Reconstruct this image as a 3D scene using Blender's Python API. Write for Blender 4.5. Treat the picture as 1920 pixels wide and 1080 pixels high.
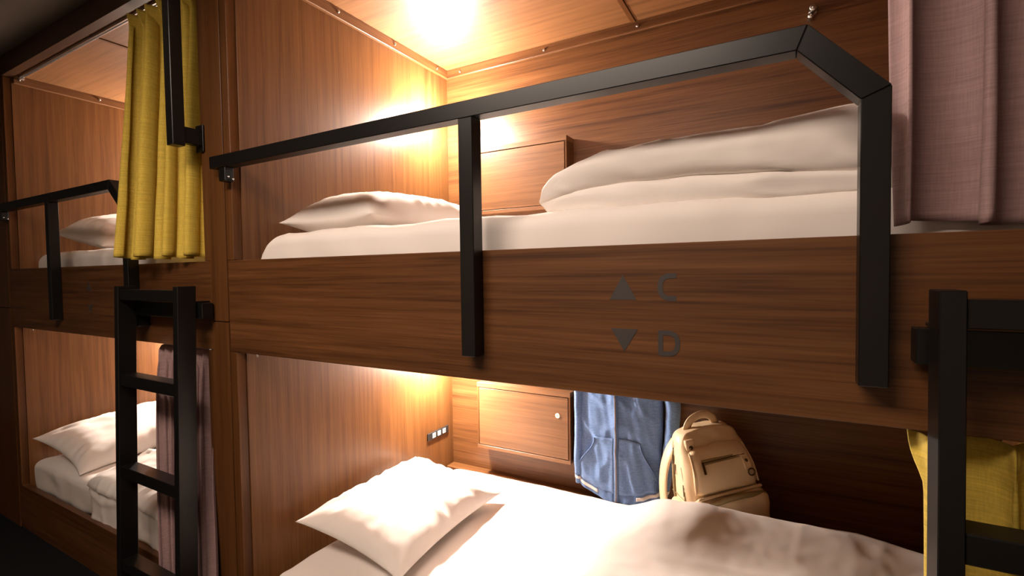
import bpy, bmesh, math, random
from mathutils import Vector, Matrix, noise

for o in list(bpy.data.objects): bpy.data.objects.remove(o)
S = bpy.context.scene
COL = S.collection
random.seed(4)

# ------------------------------------------------------------------ camera
CAMH = 1.3916
F_PX, YAW, PIT, ROL = 916.36, math.radians(29.280), math.radians(1.916), math.radians(-0.802)
fw = Vector((-math.sin(YAW)*math.cos(PIT), math.cos(YAW)*math.cos(PIT), -math.sin(PIT)))
rt = Vector((math.cos(YAW), math.sin(YAW), 0))
up = rt.cross(fw)
r2 = rt*math.cos(ROL) + up*math.sin(ROL)
u2 = -rt*math.sin(ROL) + up*math.cos(ROL)
cam = bpy.data.cameras.new('camera')
cam.sensor_width = 36; cam.lens = F_PX/1920*36; cam.clip_start = 0.02
co = bpy.data.objects.new('camera', cam); COL.objects.link(co)
M = Matrix((r2, u2, -fw)).transposed().to_4x4(); M.translation = Vector((0, -1, CAMH))
co.matrix_world = M
S.camera = co

# ------------------------------------------------------------------ world, exposure
W = bpy.data.worlds.new('world'); S.world = W; W.use_nodes = True
bg = W.node_tree.nodes['Background']
bg.inputs[0].default_value = (1.0, 0.80, 0.62, 1); bg.inputs[1].default_value = 0.02
S.view_settings.view_transform = 'Standard'; S.view_settings.look = 'None'
S.view_settings.gamma = 1; S.view_settings.use_curve_mapping = False
S.view_settings.exposure = 0.0
BUNK_LAMP = 3700.0        # radiance of the reading lamps' globes
HALL_LAMP = 25.0         # radiance of the corridor ceiling light
WARM = (1.0, 0.89, 0.78)

# ------------------------------------------------------------------ materials
MATS = {}
def newmat(name):
    m = bpy.data.materials.new(name); m.use_nodes = True
    return m, m.node_tree, m.node_tree.nodes['Principled BSDF']
def N(nt, t, **kw):
    n = nt.nodes.new(t)
    for k, v in kw.items(): setattr(n, k, v)
    return n
def wood(name, axis, dark, mid, light, rough=0.41, fine=1.0, spec=0.40):
    m, nt, b = newmat(name)
    tc = N(nt, 'ShaderNodeTexCoord')
    def mp(al, ac):
        p = N(nt, 'ShaderNodeMapping'); s = [ac, ac, ac]; s[axis] = al
        p.inputs['Scale'].default_value = s
        nt.links.new(tc.outputs['Object'], p.inputs['Vector']); return p
    n1 = N(nt, 'ShaderNodeTexNoise'); n1.inputs['Scale'].default_value = 1; n1.inputs['Detail'].default_value = 5; n1.inputs['Distortion'].default_value = 0.25
    nt.links.new(mp(1.1, 44).outputs[0], n1.inputs['Vector'])
    n2 = N(nt, 'ShaderNodeTexNoise'); n2.inputs['Scale'].default_value = 1; n2.inputs['Detail'].default_value = 3
    nt.links.new(mp(5, 230*fine).outputs[0], n2.inputs['Vector'])
    mx = N(nt, 'ShaderNodeMix'); mx.data_type = 'FLOAT'; mx.inputs[0].default_value = 0.42
    nt.links.new(n1.outputs[0], mx.inputs[2]); nt.links.new(n2.outputs[0], mx.inputs[3])
    cr = N(nt, 'ShaderNodeValToRGB'); e = cr.color_ramp.elements
    e[0].position = 0.33; e[0].color = (*dark, 1); e[1].position = 0.68; e[1].color = (*light, 1)
    k = e.new(0.5); k.color = (*mid, 1)
    nt.links.new(mx.outputs[0], cr.inputs[0]); nt.links.new(cr.outputs[0], b.inputs['Base Color'])
    b.inputs['Roughness'].default_value = rough; b.inputs['Specular IOR Level'].default_value = spec
    bp = N(nt, 'ShaderNodeBump'); bp.inputs['Strength'].default_value = 0.06; bp.inputs['Distance'].default_value = 0.001
    nt.links.new(n2.outputs[0], bp.inputs['Height']); nt.links.new(bp.outputs[0], b.inputs['Normal'])
    MATS[name] = m
DK, MD, LT = (0.050, 0.0165, 0.0045), (0.112, 0.0420, 0.0122), (0.165, 0.067, 0.022)
wood('wood_x', 0, DK, MD, LT)
wood('wood_y', 1, DK, MD, LT)
wood('wood_z', 2, (0.068, 0.0245, 0.007), (0.108, 0.0410, 0.0118), (0.143, 0.057, 0.0175), rough=.37, spec=.27)
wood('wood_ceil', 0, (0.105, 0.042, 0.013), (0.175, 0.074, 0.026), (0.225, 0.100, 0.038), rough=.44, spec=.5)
wood('wood_dark', 0, (0.026, 0.011, 0.004), (0.042, 0.018, 0.007), (0.058, 0.025, 0.010))
def plain(name, col, rough=0.5, metal=0, spec=0.5, bump=0, bscale=60, var=0):
    m, nt, b = newmat(name)
    b.inputs['Base Color'].default_value = (*col, 1); b.inputs['Roughness'].default_value = rough
    b.inputs['Metallic'].default_value = metal; b.inputs['Specular IOR Level'].default_value = spec
    tc = N(nt, 'ShaderNodeTexCoord')
    n = N(nt, 'ShaderNodeTexNoise'); n.inputs['Scale'].default_value = bscale; n.inputs['Detail'].default_value = 3
    nt.links.new(tc.outputs['Object'], n.inputs['Vector'])
    if bump:
        bp = N(nt, 'ShaderNodeBump'); bp.inputs['Strength'].default_value = bump; bp.inputs['Distance'].default_value = 0.002
        nt.links.new(n.outputs[0], bp.inputs['Height']); nt.links.new(bp.outputs[0], b.inputs['Normal'])
    if var:
        hs = N(nt, 'ShaderNodeMapRange'); hs.inputs[3].default_value = 1-var; hs.inputs[4].default_value = 1+var
        nt.links.new(n.outputs[0], hs.inputs[0])
        vm = N(nt, 'ShaderNodeVectorMath', operation='SCALE'); vm.inputs[0].default_value = col
        nt.links.new(hs.outputs[0], vm.inputs['Scale']); nt.links.new(vm.outputs[0], b.inputs['Base Color'])
    MATS[name] = m; return m
def weave(name, col, rough, along, across, var, bump, sheen=0.0):
    """woven cloth: horizontal slubs over fine vertical threads"""
    m, nt, b = newmat(name)
    tc = N(nt, 'ShaderNodeTexCoord')
    outs = []
    for sc in ((along, along, across), (across, across, along*2)):
        p = N(nt, 'ShaderNodeMapping'); p.inputs['Scale'].default_value = sc
        nt.links.new(tc.outputs['Object'], p.inputs['Vector'])
        n = N(nt, 'ShaderNodeTexNoise'); n.inputs['Scale'].default_value = 1; n.inputs['Detail'].default_value = 2
        nt.links.new(p.outputs[0], n.inputs['Vector']); outs.append(n)
    mx = N(nt, 'ShaderNodeMix'); mx.data_type = 'FLOAT'; mx.inputs[0].default_value = 0.4
    nt.links.new(outs[0].outputs[0], mx.inputs[2]); nt.links.new(outs[1].outputs[0], mx.inputs[3])
    hs = N(nt, 'ShaderNodeMapRange'); hs.inputs[1].default_value = .3; hs.inputs[2].default_value = .7
    hs.inputs[3].default_value = 1-var; hs.inputs[4].default_value = 1+var
    nt.links.new(mx.outputs[0], hs.inputs[0])
    vm = N(nt, 'ShaderNodeVectorMath', operation='SCALE'); vm.inputs[0].default_value = col
    nt.links.new(hs.outputs[0], vm.inputs['Scale']); nt.links.new(vm.outputs[0], b.inputs['Base Color'])
    bp = N(nt, 'ShaderNodeBump'); bp.inputs['Strength'].default_value = bump; bp.inputs['Distance'].default_value = 0.001
    nt.links.new(mx.outputs[0], bp.inputs['Height']); nt.links.new(bp.outputs[0], b.inputs['Normal'])
    b.inputs['Roughness'].default_value = rough; b.inputs['Sheen Weight'].default_value = sheen
    b.inputs['Specular IOR Level'].default_value = 0.2
    MATS[name] = m
plain('metal', (0.006, 0.0052, 0.0048), 0.34, 0, 0.40)
plain('steel', (0.6, 0.58, 0.55), 0.22, 1)
plain('alu', (0.75, 0.75, 0.76), 0.3, 1)
plain('carpet', (0.012, 0.012, 0.013), 0.95, 0, 0.1, 0.5, 300)
plain('ceil', (0.17, 0.145, 0.125), 0.9, 0, 0.1, 0.1, 40)
plain('hallwall', (0.30, 0.25, 0.20), 0.9, 0, 0.1)
plain('mark', (0.045, 0.037, 0.034), 0.6)
plain('mark_faint', (0.06, 0.040, 0.030), 0.6)
def cotton(name, col, cs, cd):
    m, nt, b = newmat(name)
    b.inputs['Base Color'].default_value = (*col, 1); b.inputs['Roughness'].default_value = .75; b.inputs['Specular IOR Level'].default_value = .15
    tc = N(nt, 'ShaderNodeTexCoord')
    n = N(nt, 'ShaderNodeTexNoise'); n.inputs['Scale'].default_value = 28; n.inputs['Detail'].default_value = 3
    c = N(nt, 'ShaderNodeTexNoise'); c.noise_type = 'RIDGED_MULTIFRACTAL'; c.inputs['Scale'].default_value = cs; c.inputs['Detail'].default_value = 2; c.inputs['Distortion'].default_value = .6
    for k in (n, c): nt.links.new(tc.outputs['Object'], k.inputs['Vector'])
    b1 = N(nt, 'ShaderNodeBump'); b1.inputs['Strength'].default_value = .5; b1.inputs['Distance'].default_value = cd
    b2 = N(nt, 'ShaderNodeBump'); b2.inputs['Strength'].default_value = .2; b2.inputs['Distance'].default_value = .002
    nt.links.new(c.outputs[0], b1.inputs['Height']); nt.links.new(n.outputs[0], b2.inputs['Height'])
    nt.links.new(b1.outputs[0], b2.inputs['Normal']); nt.links.new(b2.outputs[0], b.inputs['Normal'])
    MATS[name] = m
cotton('sheet', (0.85, 0.785, 0.735), 4.0, .030)
cotton('duvet', (0.85, 0.785, 0.735), 3.6, .040)
plain('outlet_black', (0.015, 0.013, 0.012), 0.4)
plain('outlet_white', (0.65, 0.6, 0.55), 0.4)
plain('gap', (0.01, 0.006, 0.004), 0.9)
plain('lock', (0.8, 0.76, 0.66), 0.35)
plain('leather', (0.80, 0.62, 0.40), 0.34, 0, 0.5, 0.22, 22, 0.06)
plain('leather_strap', (0.74, 0.55, 0.34), 0.45, 0, 0.5, 0.1, 30, 0.05)
plain('zip_tape', (0.30, 0.22, 0.10), 0.5)
plain('brass', (0.16, 0.11, 0.06), 0.3, 1)
plain('stripe', (0.62, 0.57, 0.54), 0.9, 0, 0.1)
plain('zip_silver', (0.20, 0.15, 0.13), 0.4, 0.6)
weave('yellow', (0.62, 0.445, 0.07), 0.75, 12, 380, 0.22, 0.35, 0.05)
weave('mauve', (0.32, 0.205, 0.20), 0.75, 12, 380, 0.20, 0.35, 0.05)
weave('sweat', (0.135, 0.22, 0.42), 0.9, 60, 260, 0.28, 0.3, 0.15)
weave('sweat_dark', (0.10, 0.165, 0.32), 0.9, 200, 60, 0.25, 0.4, 0.15)
def emis(name, col, s):
    m, nt, b = newmat(name)
    b.inputs['Base Color'].default_value = (0.9, 0.88, 0.85, 1)
    b.inputs['Emission Color'].default_value = (*col, 1); b.inputs['Emission Strength'].default_value = s
    MATS[name] = m
emis('glow', WARM, BUNK_LAMP)
emis('hall_glow', (1.0, 0.81, 0.67), HALL_LAMP)

# ------------------------------------------------------------------ mesh helpers (vertices in world space)
def empty(name, loc, label, cat, group=None):
    o = bpy.data.objects.new(name, None); COL.objects.link(o); o.location = loc; o.empty_display_size = .05
    o['label'] = label; o['category'] = cat
    if group: o['group'] = group
    return o
def wloc(o):
    v = Vector(o.location)
    while o.parent: o = o.parent; v += Vector(o.location)
    return v
def obj(name, bm, mat, parent=None, label=None, cat=None, group=None, kind=None, smooth=False, base=None):
    bmesh.ops.recalc_face_normals(bm, faces=bm.faces[:])
    xs = [v.co for v in bm.verts]
    lo = Vector([min(c[i] for c in xs) for i in range(3)]); hi = Vector([max(c[i] for c in xs) for i in range(3)])
    org = base if base is not None else Vector(((lo.x+hi.x)/2, (lo.y+hi.y)/2, lo.z))
    org = Vector(org)
    bmesh.ops.translate(bm, verts=bm.verts[:], vec=-org)
    me = bpy.data.meshes.new(name); bm.to_mesh(me); bm.free()
    if smooth:
        for p in me.polygons: p.use_smooth = True
    me.materials.append(MATS[mat])
    o = bpy.data.objects.new(name, me); COL.objects.link(o)
    if parent is not None:
        o.parent = parent; o.location = org - wloc(parent)
    else: o.location = org
    if label: o['label'] = label
    if cat: o['category'] = cat
    if group: o['group'] = group
    if kind: o['kind'] = kind
    return o
def box(lo, hi, bev=0.0015, bm=None, seg=1):
    bm = bm or bmesh.new(); t = bmesh.new()
    bmesh.ops.create_cube(t, size=1)
    for v in t.verts:
        v.co = Vector([lo[i] + (v.co[i]+.5)*(hi[i]-lo[i]) for i in range(3)])
    if bev: bmesh.ops.bevel(t, geom=t.edges[:], offset=bev, segments=seg, profile=.5, affect='EDGES')
    merge(bm, t); return bm
def merge(bm, t):
    mp = {}
    for v in t.verts: mp[v] = bm.verts.new(v.co)
    for f in t.faces:
        try: bm.faces.new([mp[v] for v in f.verts])
        except ValueError: pass
    t.free()
def prism(pts, y0, y1, bev=0.0015, bm=None):
    """polygon in XZ extruded along Y"""
    bm = bm or bmesh.new(); t = bmesh.new()
    a = [t.verts.new((x, y0, z)) for x, z in pts]; b = [t.verts.new((x, y1, z)) for x, z in pts]
    n = len(pts)
    t.faces.new(a); t.faces.new(b[::-1])
    for i in range(n): t.faces.new((a[i], b[i], b[(i+1) % n], a[(i+1) % n]))
    bmesh.ops.recalc_face_normals(t, faces=t.faces[:])
    if bev: bmesh.ops.bevel(t, geom=t.edges[:], offset=bev, segments=1, affect='EDGES')
    merge(bm, t); return bm
def grid(fn, nu, nv, bm=None, closed_u=False):
    bm = bm or bmesh.new()
    V = [[bm.verts.new(fn(i/nu, j/nv)) for j in range(nv+1)] for i in range(nu if closed_u else nu+1)]
    m = len(V)
    for i in range(nu):
        for j in range(nv):
            bm.faces.new((V[i][j], V[(i+1) % m][j], V[(i+1) % m][j+1], V[i][j+1]))
    return bm
def tube(path, rad, n=10, bm=None, flat=(1, 1), cap=True, upv=(0, 0, 1)):
    bm = bm or bmesh.new(); P = [Vector(p) for p in path]; rings = []
    for i, p in enumerate(P):
        t = (P[min(i+1, len(P)-1)] - P[max(i-1, 0)]).normalized()
        s = t.cross(Vector(upv));
        if s.length < 1e-4: s = t.cross(Vector((1, 0, 0)))
        s.normalize(); w = s.cross(t)
        r = rad[i] if isinstance(rad, (list, tuple)) else rad
        rings.append([bm.verts.new(p + s*math.cos(a)*r*flat[0] + w*math.sin(a)*r*flat[1]) for a in [2*math.pi*k/n for k in range(n)]])
    for i in range(len(rings)-1):
        for k in range(n):
            bm.faces.new((rings[i][k], rings[i][(k+1) % n], rings[i+1][(k+1) % n], rings[i+1][k]))
    if cap: bm.faces.new(rings[0][::-1]); bm.faces.new(rings[-1])
    return bm
def lathe(c, axis, prof, n=20, bm=None):
    """profile of (distance along axis, radius)"""
    bm = bm or bmesh.new(); a = Vector(axis).normalized()
    s = a.orthogonal().normalized(); w = a.cross(s); c = Vector(c); rings = []
    for d, r in prof:
        rings.append([bm.verts.new(c + a*d + (s*math.cos(2*math.pi*k/n) + w*math.sin(2*math.pi*k/n))*max(r, 1e-5)) for k in range(n)])
    for i in range(len(rings)-1):
        for k in range(n):
            bm.faces.new((rings[i][k], rings[i][(k+1) % n], rings[i+1][(k+1) % n], rings[i+1][k]))
    bm.faces.new(rings[0][::-1]); bm.faces.new(rings[-1])
    bmesh.ops.remove_doubles(bm, verts=bm.verts[:], dist=1e-6)
    return bm
def fbm(p, o=4): return noise.fractal(Vector(p), 0.9, 2.1, o)
def ridge(p): return 1 - abs(noise.noise(Vector(p)))*2
def lerp(a, b, t): return a + (b-a)*t
def sstep(a, b, t):
    t = min(1, max(0, (t-a)/(b-a))); return t*t*(3-2*t)
def softbox(lo, hi, r, step, disp=None, bm=None):
    """rounded box on a fine lattice; disp(point, outward) -> point"""
    bm = bm or bmesh.new()
    def ticks(a, b):
        n = max(2, int((b-a-2*r)/step)); L = [a + r*k/5 for k in range(5)] + [a+r+(b-a-2*r)*k/n for k in range(n+1)] + [b-r+r*k/5 for k in range(1, 6)]
        return L
    T = [ticks(lo[i], hi[i]) for i in range(3)]; vd = {}
    def vert(i, j, k):
        key = (i, j, k)
        if key not in vd:
            p = Vector((T[0][i], T[1][j], T[2][k]))
            q = Vector([min(max(p[a], lo[a]+r), hi[a]-r) for a in range(3)])
            d = p - q
            if d.length > 1e-9: dn = d.normalized(); p = q + dn*r
            else: dn = Vector((0, 0, 1))
            if disp: p = disp(p, dn)
            vd[key] = bm.verts.new(p)
        return vd[key]
    n = [len(t)-1 for t in T]
    for ax in range(3):
        b, c = [a for a in range(3) if a != ax]
        for side in (0, n[ax]):
            for u in range(n[b]):
                for v in range(n[c]):
                    idx = []
                    for du, dv in ((0, 0), (1, 0), (1, 1), (0, 1)):
                        k = [0, 0, 0]; k[ax] = side; k[b] = u+du; k[c] = v+dv; idx.append(vert(*k))
                    bm.faces.new(idx)
    return bm
def thicken(bm, fs, th):
    """second layer behind an open sheet, joined along the border"""
    bmesh.ops.recalc_face_normals(bm, faces=fs); bm.normal_update()
    sg = 1 if sum(f.normal.y for f in fs) < 0 else -1
    mp = {v: (v.co - v.normal*th*sg).copy() for v in bm.verts}
    bd = [e for e in bm.edges if len(e.link_faces) == 1]
    mp = {v: bm.verts.new(c) for v, c in mp.items()}
    for f in fs: bm.faces.new([mp[v] for v in reversed(f.verts)])
    for e in bd: bm.faces.new((e.verts[0], e.verts[1], mp[e.verts[1]], mp[e.verts[0]]))
def copyof(src, parent, loc):
    c = src.copy(); COL.objects.link(c); c.parent = parent; c.location = Vector(loc) - wloc(parent); return c

# ------------------------------------------------------------------ dimensions
XM, XML = -1.65, -1.832      # faces of the middle partition
XL, XLL = -3.70, -4.19      # faces of the far-left partition
XR, XRR = 0.64, 0.82         # right partition (beyond the frame)
DB = 1.234                   # back wall
ZC, ZT = 2.503, 2.459        # bunk ceiling, bottom of its trim
ZF0, ZF1 = 1.126, 1.444      # upper fascia
ZB = 0.24                    # lower base board top

# ------------------------------------------------------------------ the room
obj('floor', box((-7, -2.6, -.05), (3, 1.4, 0), 0), 'carpet', label='dark carpeted floor of the dim corridor', cat='floor', kind='structure')
obj('ceiling', box((-7, -2.6, 2.592), (3, 0.0, 2.64), 0), 'ceil', label='plain beige corridor ceiling above the bunks', cat='ceiling', kind='structure')
obj('wall_front', box((-7, -2.66, 0), (3, -2.6, 2.592), 0), 'hallwall', label='plain corridor wall facing the bunks', cat='wall', kind='structure')
obj('wall_back', box((-4.2, DB, 0), (1.0, DB+.03, 2.60), 0), 'wood_x', label='brown wood panel wall at the back of the bunks', cat='wall', kind='structure')

def partition(name, xa, xb, label):
    w = obj(name, box((xa, .0315, 0), (xb, DB-.001, 2.592), 0.001), 'wood_z', label=label, cat='wall', kind='structure')
    obj('post_board', box((xa+.042, -.004, 1.231), (xb-.042, .031, 2.488), 0.001), 'wood_z', w)
    obj('post_board', box((xa+.042, -.004, 0), (xb-.042, .031, 1.228), 0.001), 'wood_z', w)
    for za, zb in ((ZB+.001, ZF0-.001), (ZF1+.001, 2.488)):
        obj('edge_strip', box((xb-.040, -.001, za), (xb-.004, .031, zb), 0.001), 'wood_z', w)
        obj('edge_strip', box((xa+.004, -.001, za), (xa+.040, .031, zb), 0.001), 'wood_z', w)
    return w
partition('wall_middle', XML, XM, 'wood partition with post between the two bunk bays')
partition('wall_left', XLL, XL, 'dark wood partition at the far left end of the bunks')
partition('wall_right', XR, XRR, 'wood partition closing the right end of the near bunk bay')
obj('trim_1', box((-4.2, -.006, 2.490), (1.0, .035, 2.592), 0.001), 'wood_dark', label='dark wood header beam along the top of the bunks', cat='beam', kind='structure')

# screw cap: one mesh shared by every trim
_s = bmesh.new(); lathe((0, 0, 0), (0, -1, 0), [(0, .0065), (.004, .0065), (.0065, .005), (.0078, .002), (.008, 0)], 14, _s)
SCREW = bpy.data.meshes.new('screw_cap'); bmesh.ops.recalc_face_normals(_s, faces=_s.faces[:]); _s.to_mesh(SCREW); _s.free()
SCREW.materials.append(MATS['steel'])
for p in SCREW.polygons: p.use_smooth = True
def screw(parent, loc, rz=0, s=1.0):
    o = bpy.data.objects.new('screw_cap', SCREW); COL.objects.link(o); o.parent = parent
    o.location = Vector(loc) - wloc(parent); o.rotation_euler = (0, 0, rz); o.scale = (s, s, s); return o

tn = [1]
def trim(lo, hi, mat, label):
    tn[0] += 1
    return obj('trim_%d' % tn[0], box(lo, hi, .002), mat, label=label, cat='trim', kind='structure')
def bay_ceiling(xa, xb, seam, who):
    c = obj('ceiling', box((xa+.001, .036, ZC+.012), (xb-.001, DB-.001, ZC+.03), 0), 'gap', label='wood panelled ceiling over the %s upper bunk' % who, cat='ceiling', kind='structure')
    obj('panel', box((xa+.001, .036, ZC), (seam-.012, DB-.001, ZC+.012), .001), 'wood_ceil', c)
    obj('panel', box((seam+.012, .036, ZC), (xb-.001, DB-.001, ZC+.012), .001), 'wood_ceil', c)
    obj('batten', box((seam-.010, .036, ZC-.004), (seam+.010, DB-.001, ZC+.010), .001), 'wood_y', c)
bay_ceiling(XM, XR, -.60, 'near')
bay_ceiling(XL, XML, -2.795, 'left')
t = trim((XM, .037, ZT), (XM+.018, DB-.02, ZC), 'wood_y', 'long wood trim under the near bunk ceiling along the partition')
for y, z in ((.461, 2.483), (.80, 2.483), (1.125, 2.483), (.12, 2.483)): screw(t, (XM+.018, y, z), math.pi/2)
t = trim((XM, DB-.018, ZT), (XR, DB-.001, ZC), 'wood_x', 'wood trim under the near bunk ceiling along the back wall')
for x in (-1.547, -1.042, -.582, -.127, .35): screw(t, (x, DB-.018, 2.478))
t = trim((XL, .037, ZT), (XL+.018, DB-.02, ZC), 'wood_y', 'dark wood trim under the left bunk ceiling along the far partition')
for y in (.06, .42, .80, 1.1): screw(t, (XL+.018, y, 2.482), math.pi/2)
t = trim((XL, DB-.018, ZT), (XML, DB-.001, ZC), 'wood_x', 'wood trim under the left bunk ceiling along the back wall')
for x in (-3.6, -3.1, -2.6): screw(t, (x, DB-.018, 2.478))

# ------------------------------------------------------------------ corridor light
hl = empty('ceiling_light', (-.9, -1.3, 2.592), 'long corridor ceiling panel light behind the viewpoint', 'light')
obj('housing', box((-1.63, -1.58, 2.560), (-.17, -1.02, 2.5915), .004), 'alu', hl)
obj('diffuser', box((-1.60, -1.55, 2.555), (-.20, -1.05, 2.5605), .002), 'hall_glow', hl)

# ------------------------------------------------------------------ bunk beds
def stroke(path, hw, y0, y1):
    """thick flat stroke in XZ along a path"""
    L, R = [], []
    for i, p in enumerate(path):
        a = Vector(path[max(i-1, 0)]); b = Vector(path[min(i+1, len(path)-1)]); d = (b-a).normalized(); n = Vector((-d.y, d.x))
        L.append(Vector(p)+n*hw); R.append(Vector(p)-n*hw)
    bm = bmesh.new()
    for i in range(len(path)-1):
        prism([tuple(L[i]), tuple(L[i+1]), tuple(R[i+1]), tuple(R[i])], y0, y1, 0, bm)
    return bm
def upper_bunk(xa, xb, who, marks):
    e = empty('upper_bunk_bed', ((xa+xb)/2, .6, ZF0), 'brown wood upper bunk with deep front board, %s' % who, 'bunk bed')
    xl = xa-.0405
    obj('front_board', box((xl, 0, ZF0), (xb+.0405, .030, ZF1), .0015), 'wood_x', e)
    obj('bed_deck', box((xa+.002, .031, 1.34), (xb-.002, DB-.003, 1.40), .001), 'wood_x', e)
    obj('deck_underside', box((xa+.002, .031, 1.16), (xb-.002, DB-.003, 1.18), .001), 'wood_x', e)
    for w in marks:
        obj(*w[:3], e, label=w[3])
    return e
def tri(cx, z0, z1, hw, up=True):
    return prism([(cx-hw, z0), (cx+hw, z0), (cx, z1)] if up else [(cx-hw, z1), (cx, z0), (cx+hw, z1)], -.0008, .0002, 0)
cpts = [(-.189, 1.379)] + [(-.189-.030*.9 + 0 if False else -.196-.024*abs(math.sin(a))**.75, 1.3565+.0225*math.copysign(abs(math.cos(a))**.75, math.cos(a))) for a in [math.pi*k/14 for k in range(15)]] + [(-.189, 1.334)]
dbm = stroke([(-.2195, 1.2205), (-.2195, 1.2680)], .0048, -.0008, .0002)
dp = [(-.222, 1.2650)] + [(-.206+.0195*math.sin(a)**.8 if 0 < a < math.pi else -.206, 1.2440+.0210*math.copysign(abs(math.cos(a))**.8, math.cos(a))) for a in [math.pi*k/14 for k in range(15)]] + [(-.222, 1.2230)]
merge(dbm, stroke(dp, .0048, -.0009, .0002))
marks = [('arrow_mark', tri(-.296, 1.330, 1.381, .0285), 'mark', 'grey up arrow printed on the front board'),
         ('letter_mark', stroke(cpts, .0050, -.0008, .0002), 'mark', 'grey letter C printed on the front board'),
         ('arrow_mark', tri(-.2935, 1.222, 1.2695, .0285, False), 'mark', 'grey down arrow printed on the front board'),
         ('letter_mark', dbm, 'mark', 'grey letter D printed on the front board')]
upper_bunk(XM, XR, 'near bay, marked C over D', marks)
lm = [('arrow_mark', tri(-2.775, 1.330, 1.381, .0285), 'mark_faint', 'faint grey up arrow'),
      ('arrow_mark', tri(-2.765, 1.222, 1.2695, .0285, False), 'mark_faint', 'faint grey down arrow')]
upper_bunk(XL, XML, 'left bay, behind the yellow curtain', lm)
def lower_bunk(xa, xb, who):
    e = empty('lower_bunk_bed', ((xa+xb)/2, .6, 0), 'brown wood lower bunk base of the %s' % who, 'bunk bed')
    obj('base_board', box((xa-.0405, .0, 0), (xb+.0405, .030, ZB), .0015), 'wood_x', e)
    obj('bed_deck', box((xa+.002, .031, .05), (xb-.002, DB-.003, .10), .001), 'wood_x', e)
    obj('sill', box((xa+.002, 1.165, .10), (xb-.002, DB-.003, .315), .002), 'wood_x', e)
lower_bunk(XM, XR, 'near bay, under the hoodie')
lower_bunk(XL, XML, 'left bay, behind the left ladder')

# ------------------------------------------------------------------ guard rails
def guard_rail(xe, midx, bx, rx, label):
    """xe left end, midx/rx left side of the posts, bx outer bend"""
    z0, z1 = 1.755, 1.795; ya, yb = -.040, -.0005
    e = empty('guard_rail', (midx, -.02, 1.19), label, 'rail', 'guard rails of the upper bunks')
    k = .041/.112*1.0
    ox, oz = rx+.040, 1.674; ix, iz = rx, 1.658
    obj('top_bar', prism([(xe, z0), (bx-.016, z0), (bx, z1), (xe, z1)], ya, yb), 'metal', e)
    obj('corner_bar', prism([(bx-.016, z0), (ix, iz), (ox, oz), (bx, z1)], ya, yb), 'metal', e)
    obj('post', prism([(ix, iz), (rx, 1.198), (rx+.040, 1.198), (ox, oz)], ya, yb), 'metal', e)
    obj('post', box((midx, ya, 1.190), (midx+.040, yb, z0), .0015), 'metal', e)
    b = obj('bracket', box((xe+.047, -.036, 1.708), (xe+.082, -.005, z0), .002), 'metal', e)
    screw(b, (xe+.083, -.026, 1.722), math.pi/2, .6); screw(b, (xe+.083, -.010, 1.716), math.pi/2, .6)
    return e
guard_rail(-1.712, -.680, .030, .103, 'black square metal guard rail across the near upper bunk')
guard_rail(-3.775, -3.100, -2.436, -2.346, 'black square metal guard rail on the left upper bunk behind the yellow curtain')

# ------------------------------------------------------------------ ladders and the rails they hook on
def ladder_rail(x0, x1, label, brk=True):
    e = empty('ladder_rail', ((x0+x1)/2, -.02, 1.24), label, 'rail', 'rails that the ladders hook on')
    obj('bar', box((x0, -.050, 1.241), (x1, -.012, 1.296), .0015), 'metal', e)
    for x in ((x0,) if brk else ()):
        b = obj('bracket', box((x-.006, -.046, 1.196), (x+.070, -.0005, 1.240), .002), 'metal', e)
    obj('spacer', box((x0+.01, -.0125, 1.245), (x0+.06, -.0005, 1.292), .001), 'metal', e)
    obj('spacer', box((x1-.06, -.0125, 1.245), (x1-.01, -.0005, 1.292), .001), 'metal', e)
ladder_rail(-2.300, -1.766, 'short black metal bar on the left upper bunk front that holds the ladder')
ladder_rail(.174, .712, 'short black metal bar on the near upper bunk front that holds the ladder', False)
def ladder(x0, x1, label, lean):
    e = empty('ladder', ((x0+x1)/2, -.1, 0), label, 'ladder', 'black bunk ladders')
    sw = .030; ztop = 1.357
    def yy(z): return -.055 - lean*(ztop-z)/ztop
    for x in (x0, x1-sw):
        bm = bmesh.new(); t = bmesh.new()
        V = []
        for z in (0.012, ztop):
            V.append([t.verts.new(c) for c in ((x, yy(z)-.060, z), (x+sw, yy(z)-.060, z), (x+sw, yy(z), z), (x, yy(z), z))])
        t.faces.new(V[0][::-1]); t.faces.new(V[1])
        for i in range(4): t.faces.new((V[0][i], V[0][(i+1) % 4], V[1][(i+1) % 4], V[1][i]))
        bmesh.ops.recalc_face_normals(t, faces=t.faces[:]); bmesh.ops.bevel(t, geom=t.edges[:], offset=.0015, segments=1, affect='EDGES')
        merge(bm, t)
        s = obj('stile', bm, 'metal', e)
        obj('foot_cap', box((x-.002, yy(0)-.063, 0), (x+sw+.002, yy(0)+.003, .025), .003), 'metal', s)
        obj('hook', box((x+.006, yy(1.3)-.001, 1.297), (x+sw-.006, -.006, 1.303), .001), 'metal', s)
    obj('top_bar', box((x0+sw, -.110, 1.304), (x1-sw, -.070, 1.344), .0015), 'metal', e)
    for z in (1.000, .650, .290):
        y = yy(z)
        obj('rung', box((x0+sw-.0005, y-.056, z-.022), (x1-sw+.0005, y-.004, z+.022), .002), 'metal', e)
ladder(-2.240, -1.790, 'black metal ladder hooked on the left upper bunk', .035)
ladder(.187, .640, 'black metal ladder at the right edge in front of the yellow curtain', .035)

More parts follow.
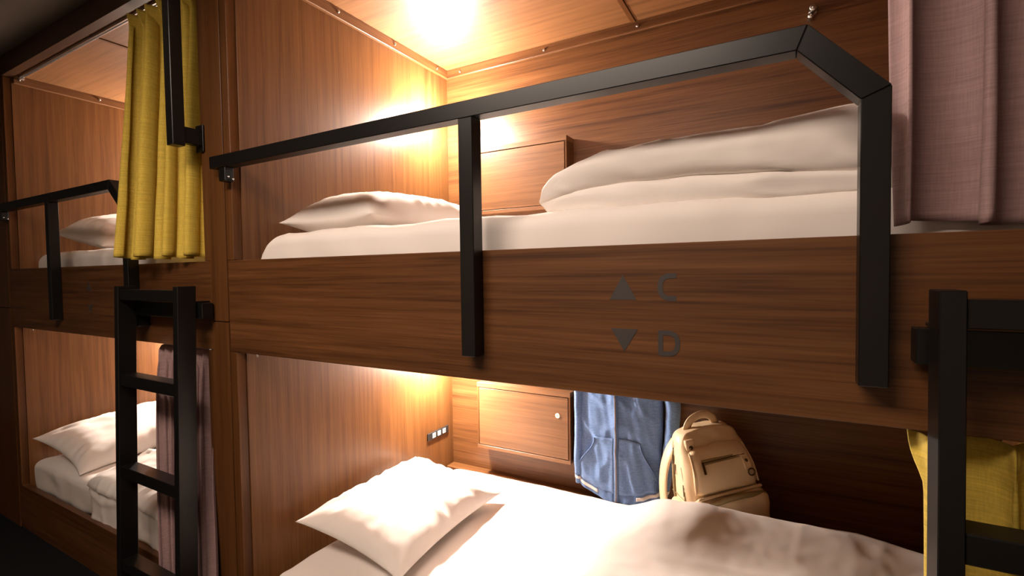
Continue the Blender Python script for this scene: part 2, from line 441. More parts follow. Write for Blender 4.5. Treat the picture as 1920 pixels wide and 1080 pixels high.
# grab bar on the post
g = empty('grab_bar', (-1.82, -.05, 1.84), 'vertical black grab bar on the post beside the yellow curtain', 'rail')
obj('bar', box((-1.840, -.107, 1.838), (-1.800, -.067, 2.470), .0015), 'metal', g)
for z in (1.852, 2.395):
    a = obj('arm', box((-1.834, -.0672, z), (-1.806, -.009, z+.055), .0015), 'metal', g)
    obj('plate', box((-1.845, -.009, z-.02), (-1.800, -.0045 if False else -.0042, z+.075), .001), 'metal', a)

# ------------------------------------------------------------------ lockers, lamps, sockets
def locker(x0, x1, z0, z1, label, lockpos):
    yf = 1.148
    e = empty('wall_locker', ((x0+x1)/2, 1.19, z0), label, 'cabinet', 'small wall lockers')
    obj('back_box', box((x0+.010, yf+.014, z0+.010), (x1-.010, DB-.001, z1-.010), 0), 'gap', e)
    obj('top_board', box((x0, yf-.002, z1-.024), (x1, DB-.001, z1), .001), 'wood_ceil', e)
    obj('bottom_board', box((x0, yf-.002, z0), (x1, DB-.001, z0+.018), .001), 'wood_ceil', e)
    obj('side_board', box((x0, yf, z0+.018), (x0+.010, DB-.001, z1-.024), .001), 'wood_z', e)
    obj('side_board', box((x1-.010, yf, z0+.018), (x1, DB-.001, z1-.024), .001), 'wood_z', e)
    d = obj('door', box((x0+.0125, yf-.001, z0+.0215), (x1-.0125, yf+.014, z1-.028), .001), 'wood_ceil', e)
    if not lockpos: return e
    lx, lz = lockpos
    obj('lock', lathe((lx, yf-.001, lz), (0, -1, 0), [(0, .0125), (.002, .0125), (.003, .011), (.003, .004), (.001, .0038), (.001, 0)], 20), 'lock', d, label='round pale keyhole plate')
    return e
locker(-1.42, -.90, 1.690, 2.030, 'wood wall locker above the upper bunk mattress', None)
locker(-1.425, -.895, .462, .810, 'wood wall locker beside the blue hoodie in the lower bunk', (-.960, .692))
def lamp(x, z, label):
    e = empty('reading_lamp', (x, 1.03, z-.035), label, 'lamp', 'bunk reading lamps')
    obj('wall_plate', lathe((x, DB-.001, z), (0, -1, 0), [(0, .032), (.010, .032), (.014, .028), (.014, 0)], 24), 'metal', e, smooth=False)
    obj('stem', tube([(x, DB-.014, z), (x, 1.064, z)], .009, 12), 'metal', e, smooth=True)
    obj('collar', lathe((x, 1.068, z), (0, -1, 0), [(0, .012), (.004, .019), (.010, .020), (.012, 0)], 20), 'metal', e)
    obj('globe', lathe((x, 1.056, z), (0, -1, 0), [(0, .016)]+[(.026-.026*math.cos(a)+.002, .027*math.sin(a)+.001) for a in [math.pi*(.22+.78*k/12) for k in range(13)]], 24), 'glow', e, smooth=True)
lamp(-1.520, 2.185, 'small glowing reading lamp in the corner of the near upper bunk')
lamp(-1.520, .945, 'small reading lamp in the near lower bunk hidden by the front board')
lamp(-3.570, 2.185, 'small reading lamp in the corner of the left upper bunk')
lamp(-3.570, .945, 'small reading lamp in the corner of the left lower bunk')
e = empty('socket_plate', (XM, 1.09, .503), 'black socket strip with three outlets on the lower partition', 'outlet')
obj('plate', box((XM+.0005, 1.003, .503), (XM+.009, 1.180, .540), .0015), 'outlet_black', e)
for y in (1.050, 1.094, 1.138):
    m = obj('socket', box((XM+.009, y-.013, .509), (XM+.0115, y+.013, .534), .001), 'outlet_white', e)
    obj('slot', box((XM+.0115, y-.007, .514), (XM+.0122, y-.0035, .529), 0), 'outlet_black', m)
    obj('slot', box((XM+.0115, y+.0035, .514), (XM+.0122, y+.007, .529), 0), 'outlet_black', m)
h = empty('coat_hook', (.085, 1.22, 2.345), 'small shiny double coat hook on the back wall near the ceiling', 'hook')
obj('mount', lathe((.085, DB-.001, 2.368), (0, -1, 0), [(0, .015), (.004, .015), (.006, .012), (.012, .007), (.028, .0065), (.032, .012), (.042, .014), (.048, .010), (.050, 0)], 20), 'steel', h, smooth=True)
obj('peg', lathe((.078, DB-.001, 2.345), (0, -1, 0), [(0, .010), (.004, .010), (.012, .006), (.022, .006), (.026, .010), (.032, .011), (.036, 0)], 18), 'steel', h, smooth=True)
for x, y, lab in ((-1.575, .02, 'tiny white screw hook under the near upper bunk front board'), (-3.520, .02, 'tiny white screw hook under the left upper bunk front board')):
    o = obj('screw_hook', tube([(x, y, 1.127), (x, y, 1.119), (x+.004, y, 1.114), (x+.008, y, 1.117), (x+.008, y, 1.121)], .0018, 8), 'lock', label=lab, cat='hook', smooth=True)

# ------------------------------------------------------------------ bedding
def mattress(name, lo, hi, label, seed, taper=0.10, amp=.006):
    z0, z1 = lo[2], hi[2]
    def disp(p, n):
        k = (p.z-z0)/(z1-z0)
        a = amp*fbm((p.x*5+seed, p.y*5, p.z*7)) + .5*amp*max(0, ridge((p.x*3.1+seed, p.y*9, 1.7)))*k
        q = p + n*a
        dl = max(0, 1-(p.x-lo[0])/.35)
        q.x += taper*dl*dl*k*k
        q.z -= .012*dl*dl*k
        if lo[0] > -2 and z0 > 1: q.y += .034*sstep(-.35, .08, p.x)*sstep(.5, .1, p.y)
        return q
    return obj(name, softbox(lo, hi, .045, .03, disp), 'sheet', label=label, cat='mattress', smooth=True)
mattress('mattress', (-1.646, .062, 1.401), (XR-.02, 1.19, 1.537), 'white sheeted mattress on the near upper bunk under the folded duvet', 1.0)
mattress('mattress', (-1.585, .045, .101), (XR-.02, 1.155, .340), 'white sheeted mattress on the near lower bunk', 5.0, .0)
mattress('mattress', (-3.665, .088, 1.401), (XML-.03, 1.19, 1.530), 'white sheeted mattress on the left upper bunk behind the guard rail', 9.0, .03)
mattress('mattress', (-3.675, .042, .190), (XML-.03, 1.155, .385), 'white sheeted mattress on the left lower bunk behind the ladder', 14.0, .0, .010)

def pillow(center, hx, hy, T, rot, label, seed, n=56):
    R = Matrix.Rotation(rot[2], 4, 'Z') @ Matrix.Rotation(rot[1], 4, 'Y') @ Matrix.Rotation(rot[0], 4, 'X')
    C = Vector(center); bm = bmesh.new()
    def pt(u, v, s):
        au, av = abs(u), abs(v)
        x = hx*u*(1-.105*(1-v*v)*au**3); y = hy*v*(1-.085*(1-u*u)*av**3)
        h = T*((1-u**4)*(1-v**4))**.62*(1-.28*(u*u+v*v)/2)
        e = min(1, 1.6*max(au, av)**3)
        w = .006*fbm((x*9+seed, y*9, s)) * (1-max(au, av)**8)
        # tension folds running inwards from the rim
        ang = math.atan2(v, u)
        w += .017*e*(1-max(au, av)**6)*ridge((math.cos(ang)*4.6+seed, math.sin(ang)*4.6, max(au, av)*.8))
        z = (h + w*min(1, h/.02)) if s > 0 else -(h*.55)
        return C + R @ Vector((x, y, z))
    vt, vb = {}, {}
    for i in range(n+1):
        for j in range(n+1):
            u = math.sin((i/n-.5)*math.pi); v = math.sin((j/n-.5)*math.pi)
            u = lerp(u, (i/n-.5)*2, .35); v = lerp(v, (j/n-.5)*2, .35)
            rim = i in (0, n) or j in (0, n)
            vt[i, j] = bm.verts.new(pt(u, v, 1)); vb[i, j] = vt[i, j] if rim else bm.verts.new(pt(u, v, -1))
    for i in range(n):
        for j in range(n):
            bm.faces.new((vt[i, j], vt[i+1, j], vt[i+1, j+1], vt[i, j+1]))
            bm.faces.new((vb[i, j+1], vb[i+1, j+1], vb[i+1, j], vb[i, j]))
    return obj('pillow', bm, 'sheet', label=label, cat='pillow', smooth=True)
R_ = math.radians
pillow((-1.360, .525, .428), .250, .355, .085, (0, R_(10), R_(2)), 'white pillow leaning on the partition in the near lower bunk', 2.0)
pillow((-1.375, .525, 1.582), .240, .380, .118, (0, R_(0), R_(-2)), 'white pillow at the head of the near upper bunk mattress', 7.0)
pillow((-3.380, .560, 1.640), .260, .400, .130, (R_(6), R_(10), R_(4)), 'plump white pillow on the left upper bunk behind the guard rail', 11.0)
pillow((-3.385, .440, .475), .270, .400, .085, (R_(4), R_(12), R_(2)), 'white pillow on the left lower bunk beside the ladder', 15.0)

# folded duvet on the near upper bunk: stacked lobes
def folded_duvet():
    def cur(pts, x):
        if x <= pts[0][0]: return pts[0][1]
        for (a, za), (b, zb) in zip(pts, pts[1:]):
            if x <= b:
                t = (x-a)/(b-a); t = t*t*(3-2*t)*.35 + t*.65; return lerp(za, zb, t)
        return pts[-1][1]
    bot = [(-.56, 1.565), (-.535, 1.543), (-.48, 1.528), (-.40, 1.527), (-.2, 1.529), (0, 1.530), (.12, 1.531), (.62, 1.533)]
    seam = [(-.56, 1.572), (-.50, 1.580), (-.44, 1.588), (-.3, 1.590), (-.18, 1.592), (-.05, 1.582), (.12, 1.570), (.62, 1.570)]
    top = [(-.56, 1.576), (-.545, 1.606), (-.50, 1.630), (-.44, 1.652), (-.36, 1.670), (-.27, 1.684), (-.15, 1.692), (-.05, 1.688), (.0, 1.695), (.12, 1.700), (.62, 1.69)]
    bm = bmesh.new(); NX, NP = 110, 40
    for lo, hi, f0, sd in ((bot, seam, .108, 3.3), (seam, top, .102, 8.1)):
        rings = []
        for i in range(NX+1):
            t = i/NX; x = -.56 + 1.17*(t**1.25)
            za, zb = cur(lo, x), cur(hi, x)
            za += .003*noise.noise((x*9, 0, sd)); h = max(.0012, zb-za); c = (za+zb)/2
            if lo is seam: za -= .004; h += .004; c -= .002
            nose = 1-math.exp(-max(0, x+.56)/.05)
            ring = []
            for k in range(NP):
                a = 2*math.pi*k/NP
                ca, sa = math.cos(a), math.sin(a)
                # front rounding, flat back
                yf = f0 + .05*(1-nose); yb = 1.02
                rr = h*.62
                yy = (yf+rr - rr*abs(ca)**.75) if ca > 0 else lerp(yf+rr, yb, abs(ca)**.9)
                zz = c + h/2*math.copysign(abs(sa)**.62, sa)
                w = .006*fbm((x*4+sd, yy*4, zz*9), 3) + .009*ridge((x*2.2+zz*3+sd, yy*5, zz*14))*min(1, h/.06) + .005*max(0, ridge((x*5+zz*16+sd, yy*4, zz*22)))**3*min(1, h/.06)
                back = 1 + .5*max(0, (yy-.1))
                top_lift = (.055*sstep(.05, .9, yy) if lo is seam and sa > 0 else 0)*nose*0.2
                ring.append(bm.verts.new((x - (.0 if nose > .9 else 0), yy - w*max(0, ca), zz + w*sa*.8 + top_lift)))
            rings.append(ring)
        for i in range(NX):
            for k in range(NP):
                bm.faces.new((rings[i][k], rings[i][(k+1) % NP], rings[i+1][(k+1) % NP], rings[i+1][k]))
        bm.faces.new(rings[0][::-1]); bm.faces.new(rings[-1])
    return obj('duvet', bm, 'duvet', label='thick white duvet folded in layers on the near upper bunk', cat='duvet', smooth=True)
folded_duvet()

def spread_duvet(x0, x1, yf, yback, zbase, hfun, label, seed, drape=0, nu=120, nv=90):
    """puffy quilt: top surface from an outline and height function, bottom flat on the bed"""
    bm = bmesh.new(); T, B = {}, {}
    for i in range(nu+1):
        for j in range(nv+1):
            u, v = i/nu, j/nv
            xl = x0(v) if callable(x0) else x0
            x = lerp(xl, x1, u); yb = yback(x) if callable(yback) else yback; y = lerp(yf, yb, v)
            d = min((x-xl), (x1-x)+.05, (yb-y), (y-yf)+.04)
            rim = i in (0, nu) or j in (0, nv)
            h = hfun(x, y)*(1-math.exp(-max(0, d)/.035))
            w = .008*fbm((x*3+seed, y*3.5, 0), 5) + .004*max(0, ridge((x*2.1+seed+.3*y, y*6+.8*x, 3.3)))**4 + .0015*max(0, ridge((x*7+seed, y*2.2, 1.3)))**4
            z = zbase + .004 + max(0, h + w*(1-math.exp(-max(0, d)/.06)))
            wob = .012*noise.noise((x*4+seed, y*4, 7))
            T[i, j] = bm.verts.new((x + (wob if u < .05 else 0), y + (wob if v > .95 else 0), z))
            B[i, j] = T[i, j] if False else (bm.verts.new((T[i, j].co.x, T[i, j].co.y, zbase+.002)) if rim else None)
    for i in range(nu):
        for j in range(nv): bm.faces.new((T[i, j], T[i+1, j], T[i+1, j+1], T[i, j+1]))
    rimseq = [(i, 0) for i in range(nu)] + [(nu, j) for j in range(nv)] + [(i, nv) for i in range(nu, 0, -1)] + [(0, j) for j in range(nv, 0, -1)]
    for a, b in zip(rimseq, rimseq[1:]+rimseq[:1]): bm.faces.new((T[a], B[a], B[b], T[b]))
    bm.faces.new([B[k] for k in rimseq])
    return obj('duvet', bm, 'duvet', label=label, cat='duvet', smooth=True)
def yb_main(x):
    pts = [(-.72, .94), (-.6, .98), (-.42, .930), (-.33, .885), (-.2, .895), (-.05, .955), (.2, .985), (.62, .93)]
    for (a, p), (b, q) in zip(pts, pts[1:]):
        if x <= b: return lerp(p, q, (x-a)/(b-a))
    return pts[-1][1]
def h_main(x, y):
    return .105 + .085*sstep(-.62, -.35, x)*sstep(.45, .85, y) + .040*math.exp(-((x+.27)/.15)**2)*sstep(.5, .8, y) - .02*sstep(.15, .5, x) + .010*math.sin(x*3.5+y*2)
spread_duvet(lambda v: lerp(-.60, -.68, v), XR-.03, .06, yb_main, .345, h_main, 'rumpled white duvet spread over the near lower bunk in front of the backpack', 21.0)

# left lower bunk duvet: lies on the bed and hangs over the front edge
def draped():
    bm = bmesh.new(); nu, nv = 90, 80; T, B = {}, {}
    for i in range(nu+1):
        for j in range(nv+1):
            u, v = i/nu, j/nv
            L = v*1.05                       # running length from the hanging front hem to the back
            xl = -2.93 - .30*sstep(.15, .9, L)
            x = lerp(xl, XML-.03, u)
            hang = .15
            if L < hang: y, z, nrm = .034, .235 + L, Vector((0, -1, 0))
            elif L < hang+.08:
                a = (L-hang)/.08*math.pi/2; y = .034+.051*(1-math.cos(a)); z = .385+.051*math.sin(a)*.75; nrm = Vector((0, -math.cos(a), math.sin(a)))
            else: y, z, nrm = .085+(L-hang-.08), .423, Vector((0, 0, 1))
            w = .013*fbm((x*5, L*5, 2.2), 5) + .018*ridge((x*3.1+L, L*7, 5.1))**3 + .010*ridge((x*9, L*3.3, 8.8))**3
            w += .02*(1-math.exp(-(x-xl)/.03))
            if L < hang: w *= .5; z += .02*noise.noise((x*6, 0, 4))*(1-L/hang)
            k = Vector((x, y, z)) + nrm*w
            if k.y < .034 and k.z < .26: pass
            T[i, j] = bm.verts.new(k)
            B[i, j] = bm.verts.new(Vector((x, y, z)) + nrm*-.004 )
    for D_ in (T, B):
        for i in range(nu):
            for j in range(nv): bm.faces.new((D_[i, j], D_[i+1, j], D_[i+1, j+1], D_[i, j+1]))
    rs = [(i, 0) for i in range(nu)] + [(nu, j) for j in range(nv)] + [(i, nv) for i in range(nu, 0, -1)] + [(0, j) for j in range(nv, 0, -1)]
    for a, b in zip(rs, rs[1:]+rs[:1]): bm.faces.new((T[a], B[a], B[b], T[b]))
    return obj('duvet', bm, 'duvet', label='creased white duvet hanging over the front of the left lower bunk', cat='duvet', smooth=True)
draped()

# ------------------------------------------------------------------ hoodie on the back wall
def hoodie():
    cx = -.668
    e = empty('hoodie', (cx, 1.19, .35), 'faded blue zip hoodie hanging on the back wall of the near lower bunk', 'hoodie')
    def hw(z): return .186 + .012*sstep(.4, .75, z) - .012*sstep(.85, 1.0, z)
    def zh(s): return .338 + .050*s*s
    def ztop(s): return 1.045 - .09*abs(s)**1.4
    def yf(x, z):
        s = max(-1, min(1, (x-cx)/hw(z)))
        f = .016*noise.noise((x*13, z*1.6, 2)) + .008*noise.noise((x*30+z*6, z*3, 5)) + .009*max(0, ridge((x*9+z*5, z*6, 3)))**3
        return 1.172 - .030*math.sqrt(max(0, 1-s*s)) - f
    def fr(u, v):
        s = u*2-1; z = lerp(zh(s), ztop(s), v); x = cx + s*hw(z); return Vector((x, yf(x, z), z))
    def bk(u, v):
        p = fr(u, v); s = u*2-1; return Vector((p.x, 1.200+.020*math.sqrt(max(0, 1-s*s)), p.z))
    bm = bmesh.new(); nu, nv = 60, 60
    A = [[bm.verts.new(fr(i/nu, j/nv)) for j in range(nv+1)] for i in range(nu+1)]
    B = [[bm.verts.new(bk(i/nu, j/nv)) for j in range(nv+1)] for i in range(nu+1)]
    for Q in (A, B):
        for i in range(nu):
            for j in range(nv): bm.faces.new((Q[i][j], Q[i+1][j], Q[i+1][j+1], Q[i][j+1]))
    for j in range(nv):
        for i in (0, nu): bm.faces.new((A[i][j], A[i][j+1], B[i][j+1], B[i][j]))
    for i in range(nu):
        for j in (0, nv): bm.faces.new((A[i][j], A[i+1][j], B[i+1][j], B[i][j]))
    obj('body', bm, 'sweat', e, smooth=True)
    def patch(name, xa, xb, za, zb, off, mat, nx=16, nz=20, th=.004):
        """cloth piece lying on the front; xa, xb functions of t in 0..1 from za(x?) to zb"""
        bm = bmesh.new()
        def p(u, v):
            x = lerp(xa(v), xb(v), u); z = lerp(za(x), zb(x), v); return Vector((x, yf(x, z)-off, z))
        V = [[bm.verts.new(p(i/nx, j/nz)) for j in range(nz+1)] for i in range(nx+1)]
        fs = [bm.faces.new((V[i][j], V[i+1][j], V[i+1][j+1], V[i][j+1])) for i in range(nx) for j in range(nz)]
        thicken(bm, fs, th)
        return obj(name, bm, mat, e, smooth=True)
    sx = lambda x: (x-cx)/.19
    hemz = lambda x: zh(sx(x))
    # pocket halves: straight at the zip, opening edge curved outwards
    def openL(v): return -.850 + .078*sstep(.25, 1, v)**1.1
    def openR(v): return -.494 - .064*sstep(.25, 1, v)**1.1
    pl = patch('pocket', lambda v: openL(v), lambda v: cx-.012, lambda x: hemz(x)+.036, lambda x: .622+.05*(x+.77), .006, 'sweat')
    pr = patch('pocket', lambda v: cx+.012, lambda v: openR(v), lambda x: hemz(x)+.036, lambda x: .632-.18*max(0, x+.62), .006, 'sweat')
    for par, fn, zt in ((pl, openL, .619), (pr, openR, .612)):
        path = []
        for k in range(21):
            v = k/20; x = fn(v); z = lerp(hemz(x)+.036, zt, v); path.append((x, yf(x, z)-.0085, z))
        obj('seam', tube(path, .0028, 6), 'sweat_dark', par, smooth=True)
    # zip
    obj('zip_tape', patch_bm(lambda z: cx-.010, lambda z: cx+.010, .340, 1.035, yf, .0065), 'sweat_dark', e, smooth=True)
    obj('zip', patch_bm(lambda z: cx-.0028, lambda z: cx+.0028, .340, 1.035, yf, .0095), 'zip_silver', e, smooth=True)
    patch('hem', lambda v: cx-.190, lambda v: cx-.013, lambda x: hemz(x)-.004, lambda x: hemz(x)+.036, .004, 'sweat_dark')
    patch('hem', lambda v: cx+.013, lambda v: cx+.190, lambda x: hemz(x)-.004, lambda x: hemz(x)+.036, .004, 'sweat_dark')
    patch('hem_stripe', lambda v: cx-.190, lambda v: cx-.090, lambda x: hemz(x)+.010, lambda x: hemz(x)+.026, .0065, 'stripe', 16, 3, .002)
    patch('hem_stripe', lambda v: cx+.090, lambda v: cx+.190, lambda x: hemz(x)+.010, lambda x: hemz(x)+.026, .0065, 'stripe', 16, 3, .002)
    def sleeve(path, rad, sd):
        P = []; Rr = []
        n = len(path)
        for k in range((n-1)*8+1):
            i = min(k//8, n-2); t = (k-i*8)/8
            a, b = Vector(path[i]), Vector(path[i+1]); t2 = t
            P.append(a.lerp(b, t2)); Rr.append(lerp(rad[i], rad[i+1], t)*(1+.10*noise.noise((k*.35, sd, 0))))
        for _ in range(6): P = [P[0]] + [(P[i-1]+P[i]*2+P[i+1])/4 for i in range(1, len(P)-1)] + [P[-1]]
        bm = tube(P, Rr, 20, None, (1, .62), True, (1, 0, 0))
        for v in bm.verts:
            v.co += Vector((0, -1, 0))*.006*ridge((v.co.x*16+sd, v.co.y*8, v.co.z*11))
        s = obj('sleeve', bm, 'sweat', e, smooth=True)
        c = P[-1]; d = (P[-1]-P[-4]).normalized()
        obj('cuff', tube([c-d*.005, c+d*.02, c+d*.045], [Rr[-1]*.98, Rr[-1]*.88, Rr[-1]*.84], 20, None, (1, .62), True, (1, 0, 0)), 'sweat_dark', s, smooth=True)
        obj('cuff_stripe', tube([c+d*.008, c+d*.022], [Rr[-1]*.99, Rr[-1]*.93], 20, None, (1, .64), True, (1, 0, 0)), 'stripe', s, smooth=True)
    sleeve([(-.815, 1.190, .985), (-.853, 1.186, .90), (-.862, 1.182, .80), (-.857, 1.178, .66), (-.862, 1.176, .52), (-.862, 1.176, .425)], [.060, .046, .036, .034, .036, .032], 1)
    sleeve([(-.520, 1.190, .985), (-.450, 1.190, .90), (-.424, 1.188, .80), (-.432, 1.184, .66), (-.450, 1.180, .52), (-.462, 1.180, .43)], [.060, .054, .050, .046, .042, .036], 5)
    # hood hanging behind the neck
    obj('hood', softbox((cx-.10, 1.150, .985), (cx+.10, 1.228, 1.115), .036, .02, lambda p, n: p + n*.006*fbm((p.x*9, p.y*9, p.z*9))), 'sweat', e, smooth=True)
def patch_bm(xa, xb, z0, z1, yf, off, nz=60):
    bm = bmesh.new(); V = []
    for j in range(nz+1):
        z = lerp(z0, z1, j/nz); V.append([bm.verts.new((x, yf(x, z)-off, z)) for x in (xa(z), (xa(z)+xb(z))/2, xb(z))])
    fs = [bm.faces.new((V[j][i], V[j][i+1], V[j+1][i+1], V[j+1][i])) for j in range(nz) for i in range(2)]
    thicken(bm, fs, .003)
    return bm
hoodie()

# ------------------------------------------------------------------ backpack
def backpack():
    e = empty('backpack', (-.212, 1.066, .347), 'beige leather backpack standing beside the hoodie in the near lower bunk', 'backpack')
    X = Matrix.Translation(Vector(e.location)) @ Matrix.Rotation(R_(38), 4, 'Z') @ Matrix.Rotation(R_(-9), 4, 'Y') @ Matrix.Rotation(R_(-3), 4, 'X') @ Matrix.Diagonal((1.06, 1.06, 1.0, 1))
    H = .430
    def shape(p):
        k = max(0, p.z/H); x = p.x*(1-.20*sstep(.35, 1.05, k)); y = p.y
        if y < 0: y += .060*sstep(.62, 1.02, k)*min(1, -y/.08)
        z = p.z - .020*abs(p.x/.14)**2*sstep(.7, 1, k)
        return Vector((x, y, z))
    def soft(lo, hi, r, sd, amp=.005, step=.018):
        def dsp(p, n):
            q = shape(p); w = amp*fbm((p.x*9+sd, p.y*9, p.z*8), 3) + amp*.9*ridge((p.x*6+sd, p.y*6, p.z*12+p.x*8))**2
            return X @ (q + n*w)
        return softbox(lo, hi, r, step, dsp)
    def put(bm):
        for v in bm.verts: v.co = X @ shape(v.co)
        return bm
    bd = obj('body', soft((-.140, -.072, 0), (.140, .084, H), .042, 1), 'leather', e, smooth=True)
    up_ = obj('upper_pocket', soft((-.122, -.098, .205), (.122, -.050, .372), .022, 5, .004), 'leather', e, smooth=True)
    lp = obj('lower_pocket', soft((-.132, -.128, .008), (.132, -.050, .192), .030, 9, .005), 'leather', e, smooth=True)
    sp = obj('side_pocket', soft((-.160, -.050, .006), (-.120, .055, .165), .018, 12, .004), 'leather', e, smooth=True)
    obj('side_pocket', soft((.120, -.050, .006), (.160, .055, .165), .018, 15, .004), 'leather', e, smooth=True)
    # zips on the front
    z1 = obj('zip', put(box((-.088, -.1025, .318), (.104, -.096, .336), .002)), 'zip_tape', up_)
    obj('zip_teeth', put(box((-.084, -.1035, .3255), (.100, -.102, .3285), .0005)), 'brass', up_)
    obj('zip_pull', put(box((-.092, -.1065, .290), (-.082, -.1030, .331), .001)), 'brass', up_)
    bm = bmesh.new()
    z2 = obj('zip', put(tube([(-.118+.236*k/16, -.116-.010*math.sin(math.pi*k/16), .178+.016*math.sin(math.pi*k/16)) for k in range(17)], .011, 10, None, (.6, 1.0))), 'zip_tape', lp, smooth=True)
    obj('zip_pull', put(box((-.117, -.132, .130), (-.108, -.1275, .180), .001)), 'brass', lp)
    # welt flap above the lower pocket
    obj('welt', put(box((-.126, -.106, .196), (.126, -.092, .206), .004)), 'leather', bd)
    # piping down the front edges
    for s in (-1, 1):
        obj('piping', put(tube([(s*.1235, -.088, .215+.150*k/12) for k in range(13)], .004, 8)), 'leather_strap', up_, smooth=True)
    # side zip running over the top
    path = [(-.1425, .042, .10+.27*k/14) for k in range(15)] + [(-.135+.02*k, .042, .400+.007*k) for k in range(4)]
    obj('zip', put(tube(path, .006, 8)), 'zip_tape', bd, smooth=True)
    for z, y in ((.335, .036), (.300, .020)):
        obj('zip_pull', put(box((-.1500, y-.004, z-.040), (-.1465, y+.004, z), .001)), 'brass', bd)
    path = [(-.1425, -.028-.012*math.sin(k*.3), .150+.15*k/12) for k in range(13)]
    obj('zip', put(tube(path, .004, 8)), 'zip_tape', bd, smooth=True)
    obj('zip_pull', put(box((-.1475, -.040, .195), (-.1445, -.033, .240), .001)), 'brass', bd)
    obj('seam', put(tube([(-.1425, .060-.125*k/12, .185-.012*k/12) for k in range(13)], .0025, 6)), 'zip_tape', bd, smooth=True)
    # carrying handle with riveted tabs
    hp = [(-.066, .030, .395), (-.062, .024, .425), (-.050, .020, .450), (-.028, .018, .466), (0, .018, .471), (.028, .018, .466), (.048, .020, .450), (.056, .024, .420)]
    def raw(bm):
        for v in bm.verts: v.co = X @ v.co
        return bm
    P = [Vector(p) for p in hp]; Q = []
    for i in range(len(P)-1):
        for t in range(5): Q.append(P[i].lerp(P[i+1], t/5))
    Q.append(P[-1])
    for _ in range(8): Q = [Q[0]] + [(Q[i-1]+Q[i]*2+Q[i+1])/4 for i in range(1, len(Q)-1)] + [Q[-1]]
    hd = obj('handle', raw(tube(Q, .013, 12, None, (1.2, .40), True, (0, 1, 0))), 'leather_strap', e, smooth=True)
    obj('handle_tab', raw(box((-.103, -.036, .352), (-.066, -.018, .402), .006, None, 2)), 'leather_strap', hd)
    obj('rivet', raw(lathe((-.086, -.036, .372), (0, -1, 0), [(0, .008), (.003, .007), (.005, .003), (.0055, 0)], 14)), 'brass', hd, smooth=True)
    # shoulder strap hanging at the back left
    sp_ = [(-.085, .090, .36), (-.125, .098, .31), (-.155, .102, .23), (-.172, .100, .13), (-.166, .094, .03), (-.140, .086, .012)]
    P = [Vector(p) for p in sp_]; Q = []
    for i in range(len(P)-1):
        for t in range(6): Q.append(P[i].lerp(P[i+1], t/6))
    Q.append(P[-1])
    for _ in range(12): Q = [Q[0]] + [(Q[i-1]+Q[i]*2+Q[i+1])/4 for i in range(1, len(Q)-1)] + [Q[-1]]
    obj('shoulder_strap', raw(tube(Q, .030, 14, None, (1.0, .28), True, (1, 0, 0))), 'leather_strap', e, smooth=True)
    # tab and ring on the front
    tb = obj('ring_tab', put(box((.078, -.1045, .268), (.108, -.098, .318), .003)), 'leather_strap', up_)
    rg = [(.096+.013*math.cos(a), -.1075, .262+.013*math.sin(a)) for a in [2*math.pi*k/20 for k in range(21)]]
    obj('ring', put(tube(rg, .0028, 8, None, (1, 1), False, (0, 1, 0))), 'brass', tb if False else up_, smooth=True)
    obj('stud', put(lathe((.093, -.1045, .305), (0, -1, 0), [(0, .006), (.002, .006), (.003, .004), (.003, 0)], 12)), 'brass', up_)
backpack()
h = empty('coat_hook', (-.668, 1.225, 1.085), 'small steel coat hook holding the blue hoodie', 'hook')
obj('mount', lathe((-.668, DB-.0005, 1.100), (0, -1, 0), [(0, .015), (.003, .015), (.004, .005), (.005, .004), (.0055, 0)], 16), 'steel', h)

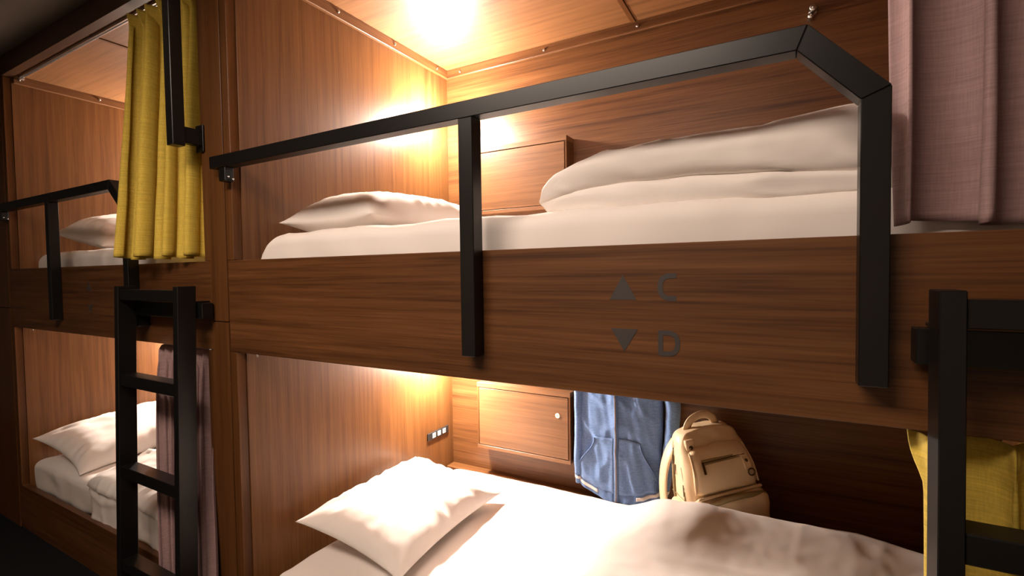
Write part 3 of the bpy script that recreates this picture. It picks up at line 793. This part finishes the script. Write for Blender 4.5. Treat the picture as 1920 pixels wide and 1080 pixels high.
# ------------------------------------------------------------------ curtains
def curtain(xt, xb, yt, yb, zt, zb, nf, amp, mat, label, seed, head=.085, ypow=1.0, nu=260, nv=70, group=None, hem=None):
    """xt, xb: (left, right) at top and hem; yt, yb: (left, right) depth at top and hem"""
    bm = bmesh.new(); thick = .0022; front, back = {}, {}
    def P(u, v):
        zz = lerp(zt, zb, v); hd = sstep(0, head, (zt-zz))          # 0 in the pleat heading
        sv = v**.8
        x = lerp(lerp(xt[0], xb[0], sv), lerp(xt[1], xb[1], sv), u)
        vy = v**ypow; y = lerp(lerp(yt[0], yb[0], vy), lerp(yt[1], yb[1], vy), u)
        ph = 2*math.pi*(nf*u + .18*noise.noise((u*3.1, v*.8, seed)) + .06*math.sin(5*u+seed))
        f = math.sin(ph); f = math.copysign(abs(f)**.8, f)
        g = math.sin(ph*.5+1.3)*.35
        a = amp*lerp(.45, 1, hd)*(.8+.4*noise.noise((u*4, 0, seed+3)))*lerp(.9, 1.12, v)
        # pinch pleats: each crest squeezed to a narrow triple ridge in the heading
        pin = (1-hd)*amp*.8*max(0, math.sin(ph))**6*(1+.4*math.sin(ph*6))
        y += -a*f - a*g*hd - pin
        x += a*.85*math.cos(ph)*hd
        y += .003*noise.noise((u*14, v*5, seed))
        if hem and v > .999: zz += 0
        zz += .006*math.sin(ph*.5+seed)*v
        return Vector((x, y, zz))
    for i in range(nu+1):
        for j in range(nv+1):
            p = P(i/nu, j/nv); front[i, j] = bm.verts.new(p)
    fs = [bm.faces.new((front[i, j], front[i+1, j], front[i+1, j+1], front[i, j+1])) for i in range(nu) for j in range(nv)]
    thicken(bm, fs, thick)
    return obj('curtain', bm, mat, label=label, cat='curtain', smooth=True, group=group)
curtain((-2.365, -1.865), (-2.215, -1.855), (.055, .060), (-.088, .010), 2.470, 1.462, 7.0, .034, 'yellow', 'mustard yellow curtain gathered at the left upper bunk', 1.2)
curtain((-2.255, -1.880), (-2.095, -1.755), (.062, .062), (-.056, -.044), 1.112, .060, 7.0, .017, 'mauve', 'mauve curtain gathered behind the ladder at the left lower bunk', 4.7, ypow=.5)
curtain((.124, .620), (.138, .615), (.050, .050), (.046, .046), 2.470, 1.462, 4.3, .033, 'mauve', 'mauve curtain gathered at the right of the near upper bunk', 6.1)
curtain((.182, .620), (.170, .620), (.056, .056), (-.048, -.048), 1.112, .060, 4.6, .024, 'yellow', 'mustard yellow curtain gathered behind the right ladder', 9.4, ypow=.6)
def track(x0, x1, y, z, label):
    e = empty('curtain_track', ((x0+x1)/2, y, z), label, 'curtain track', 'curtain tracks')
    obj('rail', box((x0, y-.009, z), (x1, y+.009, z+.012), .001), 'alu', e)
    obj('slot', box((x0+.001, y-.003, z-.0008), (x1-.001, y+.003, z+.0005), 0), 'gap', e)
    return e
tk = track(XL+.02, XML-.005, .062, 2.490, 'shiny aluminium curtain track under the left bunk header beam')
obj('end_stop', box((XL+.03, .052, 2.478), (XL+.05, .072, 2.4895), .002), 'steel', tk)
track(XM+.02, XR-.01, .062, 2.490, 'aluminium curtain track above the near upper bunk')
track(XL+.02, XML-.005, .062, 1.1185, 'aluminium curtain track under the left upper bunk front board')
track(XM+.02, XR-.01, .062, 1.1185, 'aluminium curtain track under the near upper bunk front board')
